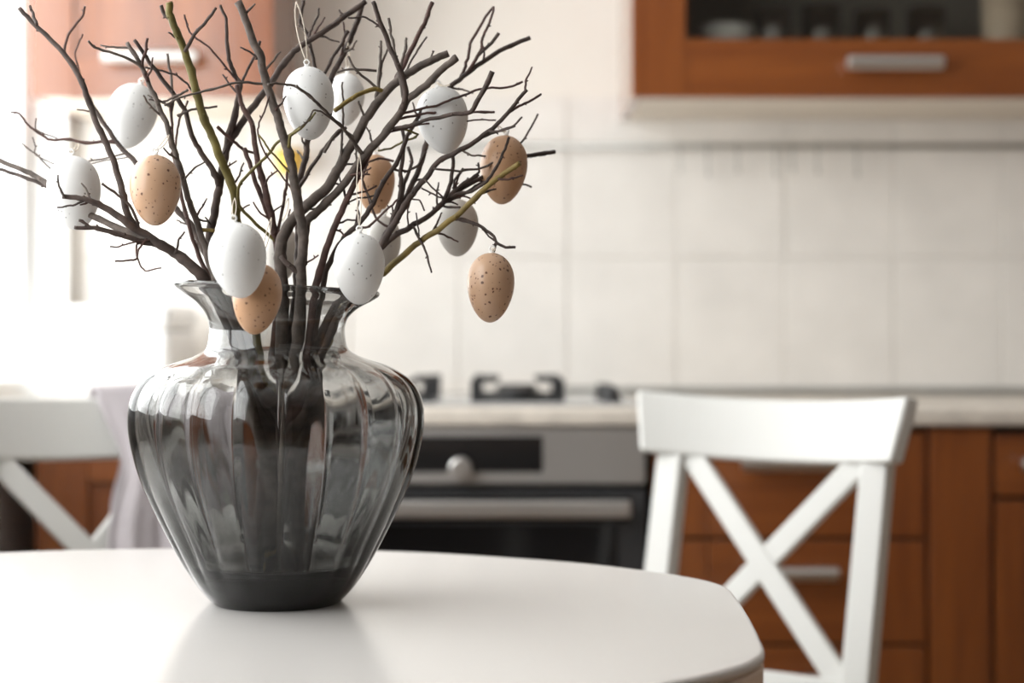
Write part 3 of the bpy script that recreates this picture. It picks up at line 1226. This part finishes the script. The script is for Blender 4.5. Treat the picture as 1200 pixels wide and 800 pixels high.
twig('left', [(129, 289), (142, 288), (156, 284), (178, 283)], (1.6, 2.2), -0.02, 'bark_red')
twig('left', [(216, 272), (210, 280), (208, 288), (206, 296)], (2, 3), -0.01)
twig('left', [(120, 215), (136, 227), (152, 240), (160, 256), (164, 270)], (2.5, 3.5), -0.01)

branch('leftfork', 'slender branch passing behind the glossy beige egg', 'bark_brown',
       [(103, 113), (117, 138), (135, 165), (159, 191), (185, 220), (207, 245), (226, 266), (243, 300), (262, 345)], (5, 9), (0.075, 0.02), (284, 345, -0.02))
twig('leftfork', [(95, 97), (100, 107), (104, 116)], (4, 4), 0.0)
twig('leftfork', [(13, 132), (22, 134), (30, 143), (40, 152), (56, 163), (78, 163), (100, 168), (120, 166), (135, 166)], (2.5, 4), 0.01, 'bark_red')
twig('leftfork', [(42, 139), (42, 152), (70, 163), (110, 167), (136, 167)], (1.4, 1.4), 0.012)
twig('leftfork', [(25, 168), (42, 181), (60, 197), (100, 190), (148, 180)], (1.8, 2.4), 0.03, 'bark_grey')
twig('leftfork', [(38, 160), (41, 172), (42, 181), (75, 195), (152, 184)], (1.6, 1.6), 0.03, 'bark_grey')
twig('leftfork', [(100, 7), (97, 18), (80, 40), (75, 62), (95, 97), (104, 114)], (2.6, 4), -0.02, 'bark_red')
twig('leftfork', [(97, 40), (88, 62), (93, 85), (98, 104), (105, 118)], (1.8, 2.2), -0.015, 'bark_red')

branch('grey', 'thin grey branch with forked tip, left of the green stem', 'bark_grey',
       [(149, 50), (168, 81), (180, 111), (195, 144), (204, 177), (213, 204), (222, 237), (232, 264), (241, 292), (256, 338)], (4.5, 8), (-0.02, -0.03), (282, 318, 0.03))
twig('grey', [(172, 45), (170, 62), (166, 80), (172, 95)], (3, 4), 0.0, 'bark_red')
twig('grey', [(103, 48), (110, 55), (140, 65), (160, 73), (170, 86)], (2.6, 3.6), -0.02)
twig('grey', [(168, 112), (173, 120), (182, 130), (192, 140)], (2, 2.5), -0.01)
twig('grey', [(240, 190), (228, 197), (219, 206), (214, 212)], (1.8, 2.5), -0.02)
twig('grey', [(186, 120), (196, 118), (204, 113), (220, 106)], (2, 3), 0.0)
twig('grey', [(245, 259), (236, 257), (225, 254)], (2, 3), 0.0)
twig('grey', [(251, 270), (236, 270), (223, 264)], (4, 5), 0.0, 'bark_olive')

branch('thinleft', 'thin dark stem rising steeply beside the grey branch', 'bark_red',
       [(200, 120), (201, 145), (203, 180), (212, 225), (221, 263), (236, 308), (257, 342)], (3, 5.5), (0.02, 0.01), (276, 350, 0.01))
twig('thinleft', [(196, 63), (200, 90), (203, 112), (202, 135)], (3, 3.5), 0.01, 'bark_grey')
twig('thinleft', [(220, 118), (212, 135), (207, 155), (205, 190)], (2.4, 3), 0.02)

branch('green', 'olive green stem, the greenest of the upright branches', 'bark_green',
       [(198, 2), (199, 16), (208, 40), (217, 62), (225, 87), (231, 112), (240, 140), (250, 163), (258, 185), (270, 212), (276, 235), (277, 262), (281, 300), (287, 345)], (8, 11), (-0.03, 0.03), (300, 325, 0.05))
twig('green', [(188, 6), (193, 17), (200, 26)], (4, 5), 0.0, 'bark_brown')
twig('green', [(254, 9), (240, 27), (226, 44), (218, 60)], (3, 4.5), -0.02, 'bark_brown')
twig('green', [(254, 124), (240, 126), (222, 130), (208, 136)], (2.4, 3), 0.0, 'bark_grey')

branch('diag', 'dark branch crossing from upper right down to the left side of the neck', 'bark_brown',
       [(428, 2), (402, 21), (385, 33), (364, 46), (344, 60), (325, 85), (310, 108), (292, 132), (280, 149), (269, 167), (263, 184), (259, 207), (255, 230), (250, 257), (244, 282), (250, 315), (268, 352)], (6, 10), (0.045, 0.0), (290, 340, 0.0))
twig('diag', [(158, 46), (172, 68), (190, 92), (205, 112), (218, 132), (226, 163), (236, 180), (247, 196), (255, 216)], (4, 7), -0.03, 'bark_brown')
twig('diag', [(170, 78), (190, 83), (207, 88), (221, 99), (228, 112), (240, 130), (256, 200)], (2.4, 2), -0.02, 'bark_brown')
twig('diag', [(258, 6), (265, 22), (267, 65), (275, 87), (281, 98), (277, 125), (269, 152), (263, 180)], (3, 8), -0.01, 'bark_brown')
twig('diag', [(216, 17), (222, 38), (231, 46), (248, 58), (263, 77), (279, 97), (281, 118), (272, 160)], (2.2, 2.6), -0.02, 'bark_red')
twig('diag', [(305, 48), (300, 62), (290, 82), (283, 97), (278, 118), (270, 162)], (3, 3), -0.01, 'bark_brown')
twig('diag', [(255, 149), (269, 162), (286, 176), (300, 180)], (4, 3), -0.02, 'bark_red')
twig('diag', [(374, 9), (371, 22), (364, 37), (362, 46)], (2.2, 3), 0.0)
twig('diag', [(398, 11), (402, 16), (404, 22)], (2.4, 3), 0.0)

branch('upright', 'long straight brown stem leaning left from the middle of the neck', 'bark_grey',
       [(279, 2), (292, 37), (304, 64), (312, 95), (325, 135), (332, 158), (338, 178), (343, 202), (347, 230), (353, 258), (356, 287), (353, 312), (352, 342)], (8, 11.5), (-0.035, -0.01), (348, 322, -0.03))
twig('upright', [(192, 124), (210, 114), (247, 105), (276, 97), (314, 99), (318, 112)], (2.2, 3.2), -0.02, 'bark_grey')
twig('upright', [(370, 132), (363, 141), (352, 150), (340, 160), (337, 175)], (2, 4), -0.02, 'bark_green')
twig('upright', [(303, 158), (313, 172), (335, 197), (344, 207)], (2, 2.6), -0.01, 'bark_green')
twig('upright', [(316, 112), (310, 131), (301, 152), (312, 182), (337, 215), (346, 226)], (2, 2), -0.01, 'bark_red')
twig('upright', [(373, 299), (362, 306), (354, 311)], (1.8, 2.4), -0.01, 'bark_red')
twig('upright', [(329, 300), (336, 308), (345, 316), (352, 320)], (6, 7), 0.0, 'bark_brown')

branch('mid', 'brown stem rising through the middle between the speckled white eggs', 'bark_red',
       [(278, 100), (284, 124), (295, 143), (298, 163), (301, 188), (307, 207), (314, 234), (320, 262), (325, 290), (328, 318), (327, 345)], (5, 9), (0.0, 0.015), (322, 300, 0.02))
twig('mid', [(286, 174), (292, 191), (299, 212), (308, 236), (317, 258), (322, 275)], (5, 6), 0.0)
twig('mid', [(352, 148), (337, 161), (326, 166), (316, 179), (304, 191), (290, 204), (279, 219), (280, 240), (300, 262), (322, 285)], (3, 4), -0.03, 'bark_green')
twig('mid', [(337, 196), (335, 220), (331, 244), (326, 268), (324, 282)], (3, 4), 0.01)

branch('big', 'thickest branch, sweeping up to the right with a broken end', 'bark_grey',
       [(525, 63), (509, 69), (494, 76), (476, 88), (464, 97), (447, 114), (429, 140), (410, 173), (395, 201), (381, 222), (362, 239), (341, 259), (330, 282), (328, 308), (332, 345)], (8, 14), (-0.01, 0.005), (330, 330, 0.02))
twig('big', [(507, 3), (497, 27), (485, 51), (473, 76), (461, 99), (448, 116)], (5, 6), 0.04, 'bark_red')
twig('big', [(476, 45), (474, 60), (470, 78), (462, 98)], (3, 4), 0.03)
twig('big', [(500, 43), (487, 62), (475, 84), (464, 97)], (2, 2.6), 0.02, 'bark_grey')
twig('big', [(408, 66), (416, 81), (438, 100), (450, 112)], (2.5, 3.4), -0.01)
twig('big', [(395, 85), (404, 82), (417, 81), (441, 83)], (2.4, 3), 0.0)
twig('big', [(446, 48), (446, 70), (443, 102), (440, 124)], (3, 4), 0.02)
twig('big', [(455, 57), (448, 72), (446, 90), (441, 122)], (2.4, 3), 0.02)
twig('big', [(392, 129), (410, 117), (424, 109), (440, 104), (453, 108)], (5, 5), -0.03, 'bark_olive')
twig('big', [(401, 96), (402, 110), (403, 131), (401, 155), (401, 174), (400, 192)], (2, 3), -0.02)
twig('big', [(380, 178), (391, 160), (400, 152), (416, 162)], (4, 3), -0.02)
twig('big', [(420, 118), (425, 134), (434, 142)], (2.5, 3), -0.01)
twig('big', [(508, 60), (506, 66), (504, 72)], (1.6, 2.5), 0.0)

branch('bigtwo', 'second thick branch running parallel to the broken one', 'bark_grey',
       [(535, 67), (515, 84), (500, 99), (478, 117), (464, 140), (447, 161), (428, 181), (405, 214), (378, 242), (360, 259), (354, 290), (354, 345)], (8, 10), (-0.03, 0.015), (352, 300, 0.02))
twig('bigtwo', [(437, 2), (447, 30), (459, 60), (470, 86), (476, 108), (470, 128)], (5, 7), -0.02, 'bark_brown')
twig('bigtwo', [(408, 21), (425, 20), (437, 25), (452, 42), (474, 100), (474, 122)], (2, 3), -0.02, 'bark_brown')
twig('bigtwo', [(455, 22), (458, 39), (463, 62), (468, 90), (472, 122)], (3, 3), 0.01)
twig('bigtwo', [(577, 84), (567, 105), (551, 131), (525, 135), (500, 141), (476, 148), (458, 155)], (6, 3.5), -0.035, 'bark_brown')
twig('bigtwo', [(613, 96), (600, 101), (562, 105), (540, 113), (515, 122), (490, 128), (468, 135)], (2.5, 3), 0.02, 'bark_red')
twig('bigtwo', [(579, 132), (560, 132), (545, 130), (500, 132), (464, 140)], (2.6, 3), 0.03, 'bark_red')
twig('bigtwo', [(581, 141), (560, 141), (535, 142), (500, 145), (452, 157)], (1.8, 2.4), 0.03, 'bark_red')
twig('bigtwo', [(444, 176), (458, 174), (472, 166), (490, 158), (468, 150), (455, 153)], (2.4, 2.6), 0.03, 'bark_green')
twig('bigtwo', [(347, 101), (362, 112), (377, 126), (402, 150), (418, 172), (428, 182)], (3, 4), -0.065, 'bark_grey')
twig('bigtwo', [(314, 99), (330, 98), (347, 101), (367, 117), (402, 150), (426, 183)], (2.6, 3), -0.065, 'bark_grey')
twig('bigtwo', [(352, 150), (362, 140), (367, 130), (378, 131), (402, 151), (422, 178)], (2, 2.2), -0.07, 'bark_grey')

branch('behindegg', 'dark branch rising behind the large white egg towards the upper frame', 'bark_brown',
       [(424, 5), (420, 21), (411, 45), (402, 65), (393, 81), (378, 120), (361, 165), (358, 184), (352, 207), (348, 240), (350, 290), (346, 345)], (6, 8), (0.06, 0.02), (340, 345, 0.03))
twig('behindegg', [(408, 36), (400, 52), (390, 68), (380, 87), (372, 118), (364, 158)], (3.5, 4), 0.01)
twig('behindegg', [(355, 1), (352, 27), (361, 41), (364, 56), (370, 80), (378, 112)], (4, 4), 0.0)
twig('behindegg', [(403, 26), (404, 40), (402, 55), (398, 72)], (2.2, 2.5), 0.0, 'bark_red')
twig('behindegg', [(405, 150), (395, 156), (377, 178), (359, 204), (350, 222)], (3.5, 5), -0.02)

branch('upperright', 'dark branch with a fanned tip reaching the upper right', 'bark_brown',
       [(621, 45), (592, 56), (558, 77), (540, 92), (526, 105), (512, 138), (500, 168), (492, 194), (480, 224), (464, 256), (446, 286), (425, 315), (398, 348)], (5, 7), (0.06, 0.02), (372, 310, 0.01))
twig('upperright', [(578, 8), (568, 21), (551, 51), (546, 78), (538, 93)], (3, 4), 0.02, 'bark_red')
twig('upperright', [(579, 8), (576, 20), (568, 37), (564, 57), (556, 72), (545, 87)], (2.6, 4), -0.01, 'bark_red')
twig('upperright', [(584, 39), (576, 50), (559, 66), (548, 84)], (4, 4), -0.01)
twig('upperright', [(478, 172), (483, 190), (474, 215), (466, 250)], (3.5, 5), 0.01)
twig('upperright', [(462, 189), (443, 186), (431, 191), (425, 210), (440, 255), (458, 268)], (2.6, 3), 0.02, 'bark_red')

branch('rightlong', 'long branch running right below the white egg, forked at its tip', 'bark_brown',
       [(618, 105), (606, 119), (594, 133), (582, 147), (555, 167), (530, 181), (516, 187), (500, 207), (484, 227), (468, 250), (455, 274), (438, 302), (412, 345)], (4, 9), (-0.02, 0.0), (384, 320, -0.02))
twig('rightlong', [(634, 111), (622, 118), (606, 126), (594, 134)], (2.6, 3), 0.01, 'bark_red')
twig('rightlong', [(612, 137), (602, 147), (585, 153), (562, 164)], (2.2, 2.6), 0.01, 'bark_grey')
twig('rightlong', [(630, 134), (618, 159), (600, 178), (570, 195), (540, 200), (508, 197)], (2.4, 2.6), 0.06, 'bark_grey')
twig('rightlong', [(470, 148), (474, 165), (470, 200), (470, 222), (466, 240), (455, 274)], (4, 6), 0.01)
twig('rightlong', [(494, 220), (507, 228), (520, 233), (500, 212)], (2, 2), 0.0)

branch('rightfan', 'low branch fanning out right in front of the greyish egg', 'bark_brown',
       [(561, 203), (545, 214), (525, 232), (516, 242), (500, 254), (485, 263), (468, 272), (448, 288), (425, 312), (398, 345)], (4, 9), (0.015, 0.005), (376, 340, 0.02))
twig('rightfan', [(531, 180), (530, 205), (526, 220), (519, 238)], (4, 5), 0.01)
twig('rightfan', [(543, 197), (533, 210), (528, 222)], (2.5, 3), 0.0)
twig('rightfan', [(560, 190), (561, 202), (552, 210)], (2.4, 3), 0.0)
twig('rightfan', [(575, 212), (556, 218), (542, 228), (524, 239)], (3.5, 4), 0.01)
twig('rightfan', [(597, 161), (590, 178), (583, 195), (570, 212), (552, 224), (530, 234)], (3, 4), -0.02)
twig('rightfan', [(650, 178), (634, 180), (618, 183), (595, 190), (565, 208), (535, 230)], (5, 5), 0.055)
twig('rightfan', [(623, 219), (614, 216), (590, 210), (560, 212), (540, 224)], (2.4, 2.6), 0.05)
twig('rightfan', [(506, 320), (500, 296), (492, 280), (485, 266)], (2, 3.2), -0.02)
twig('rightfan', [(488, 249), (489, 262), (491, 278), (487, 266)], (1.6, 2), -0.02)
twig('rightfan', [(540, 243), (530, 243), (518, 242)], (2.6, 3), -0.01)
twig('rightfan', [(497, 247), (492, 235), (482, 233), (478, 245), (478, 266)], (1.8, 2), -0.01, 'bark_red')

branch('olive', 'straight olive stem slanting right in front of two hanging eggs', 'bark_olive',
       [(609, 191), (590, 204), (570, 219), (534, 254), (498, 279), (471, 300), (450, 320), (418, 348)], (6, 8), (-0.03, 0.03), (388, 300, 0.045))
twig('olive', [(604, 290), (593, 290), (583, 285), (577, 275), (560, 263), (545, 258), (532, 256)], (3, 4), -0.01, 'bark_brown')
twig('olive', [(579, 295), (581, 288), (582, 284), (560, 264), (532, 257)], (2, 2.2), -0.01, 'bark_brown')

branch('uprightright', 'brown branch leaning right, over the right half of the neck', 'bark_red',
       [(440, 168), (428, 188), (413, 221), (402, 243), (389, 274), (379, 302), (368, 345)], (6, 9), (0.0, -0.005), (362, 335, -0.01))
twig('uprightright', [(408, 280), (400, 272), (392, 270)], (2, 2.6), 0.0)

branch('lean', 'thin branch in front of the tan egg, bending into the neck', 'bark_brown',
       [(500, 118), (488, 140), (478, 160), (464, 192), (446, 219), (430, 250), (412, 270), (394, 291), (382, 318), (376, 345)], (4, 7), (0.0, 0.005), (368, 350, 0.0))
twig('lean', [(500, 178), (490, 194), (478, 200), (462, 198)], (3, 3), 0.0)
twig('lean', [(466, 234), (448, 250), (432, 265), (415, 268)], (2.4, 3), -0.01, 'bark_red')
twig('lean', [(410, 238), (402, 240), (420, 232), (440, 228)], (2, 2), 0.0)

# short spurs along the stems
rs = random.Random(21)
for key in list(BR):
    bp = BR[key][1]
    vis = [i for i in range(1, len(bp) - 1) if bp[i][1] < 285]
    for q in range(4):
        i = rs.choice(vis)
        ax, ay, ad = bp[i]
        bx, by, bd = bp[i - 1]
        f = rs.uniform(0.1, 0.9)
        jx, jy = ax + (bx - ax) * f, ay + (by - ay) * f
        ang = math.atan2(by - ay, bx - ax) + rs.choice((-1, 1)) * rs.uniform(0.55, 1.05)
        L = rs.uniform(12, 34)
        a2 = ang + rs.uniform(-0.5, 0.5)
        m1 = (jx + math.cos(ang) * L * 0.5, jy + math.sin(ang) * L * 0.5)
        m2 = (m1[0] + math.cos(a2) * L * 0.55, m1[1] + math.sin(a2) * L * 0.55)
        twig(key, [m2, m1, (jx, jy)], (1.7, 2.8), rs.uniform(-0.012, 0.012), rs.choice(('bark_red', 'bark_brown', 'bark_grey')))

# ------------------------------------------------------------------ eggs
def egg(px, py, w, h, dd, tilt, mat, label, hang, loop=3.0):
    """egg hanging with its blunt end up; hang = (px, py, dd) of the point on the branch"""
    d = D0 + dd
    c = at(px, py, d)
    s = FPX / d
    W, H = w / s, h / s
    t = thing('easter_egg', label, 'egg', (0, 0, 0), 'eggs hanging in the branches')
    prof = []
    n = 22
    for i in range(n + 1):
        th = PI * i / n
        z = -math.cos(th) * H / 2
        r = W / 2 * math.sin(th) * (1 - 0.155 * math.cos(th)) / 1.018
        prof.append((r if 0 < i < n else 0.0, z))
    R = Matrix.Rotation(math.radians(tilt), 4, 'Y') @ Matrix.Rotation(random.uniform(0, 6.28), 4, 'Z')
    bm = lathe(0, 0, prof, 36)
    bmesh.ops.transform(bm, matrix=Matrix.Translation(c) @ R, verts=bm.verts)
    t.location = c - Vector((0, 0, H / 2))
    ORG[t] = Vector(t.location)
    mk('shell', bm, mat, t, smooth=True)
    topd = (R @ Vector((0, 0, 1)))
    top = c + topd * (H / 2)
    # plastic eyelet on the blunt end
    bm = tube([top - topd * 0.001, top + topd * 0.0006, top + topd * 0.0014], [0.0026, 0.0024, 0.0014], 12)
    rr = 0.0021
    cc = top + topd * (0.0014 + rr)
    side = Vector((1, 0, 0))
    ring = [cc + side * rr * math.cos(a) + topd * rr * math.sin(a) for a in [2 * PI * k / 14 for k in range(15)]]
    tube(ring, 0.0008, 6, bm)
    mk('eyelet', bm, 'eyelet_plastic', t, smooth=True)
    # thread: a loop of two strands up to the branch
    hp = at(hang[0], hang[1], D0 + hang[2])
    bm = bmesh.new()
    for sg in (-1, 1):
        q = []
        for k in range(9):
            f = k / 8
            p = cc.lerp(hp, f)
            p.x += sg * loop / s * math.sin(PI * min(1, f * 1.0)) ** 0.7 * (0.5 + 0.5 * f)
            p.z += -0.002 * math.sin(PI * f)
            q.append(p)
        tube(q, 0.00042, 5, bm)
    mk('thread', bm, 'cord', t, smooth=True)
    return t


egg(154, 136, 58, 78, 0.115, 16, 'egg_white', 'blurred white egg hanging behind the leaning branch near the wall cabinet', (176, 76, 0.03))
egg(87, 226, 62, 87, 0.0, -4, 'egg_white', 'white speckled egg at the far left, crossed by the tip of the thick branch', (92, 168, 0.06))
egg(182, 223, 60, 83, -0.05, 0, 'egg_beige', 'glossy beige speckled egg hanging beside the far left white one', (198, 158, -0.03))
egg(279, 305, 68, 89, -0.150, -6, 'egg_white', 'white speckled egg overlapping the orange tan one in front of the vase', (275, 232, -0.04))
egg(301, 350, 58, 84, -0.120, 6, 'egg_tan', 'orange tan speckled egg hanging in front of the vase neck', (318, 255, -0.02))
egg(330, 297, 40, 66, 0.095, 0, 'egg_grey', 'greyish egg mostly hidden behind the stems above the vase neck', (338, 232, 0.03))
egg(362, 121, 60, 86, 0.0, -3, 'egg_white', 'white speckled egg hanging on a long thread, crossed by a thin twig', (347, 2, 0.03), 6)
egg(405, 117, 44, 62, 0.14, 4, 'egg_white', 'white egg half hidden behind the one on a long thread', (408, 50, 0.04))
egg(440, 216, 46, 70, 0.085, 0, 'egg_tan', 'tan egg seen between the dense branches, above the white egg at the rim', (443, 172, 0.04))
egg(450, 286, 40, 66, 0.075, 0, 'egg_grey', 'greyish white egg half hidden behind the white egg at the rim', (452, 244, 0.03))
egg(421, 315, 60, 84, -0.085, 0, 'egg_white', 'white speckled egg hanging over the right rim of the vase', (421, 180, -0.03), 4)
egg(519, 141, 61, 79, 0.014, -8, 'egg_white', 'white speckled egg at the upper right with a twig across its middle', (527, 99, 0.0))
egg(590, 199, 56, 81, 0.035, 4, 'egg_tan', 'tan egg at the right with the tip of the olive stem across it', (584, 147, -0.01))
egg(536, 267, 50, 67, 0.07, 0, 'egg_grey', 'greyish white egg behind the olive stem', (540, 226, 0.02))
egg(575, 337, 56, 82, -0.03, 2, 'egg_beige', 'beige brown-speckled egg hanging lowest at the right from a curved twig', (580, 290, -0.035), 1.5)
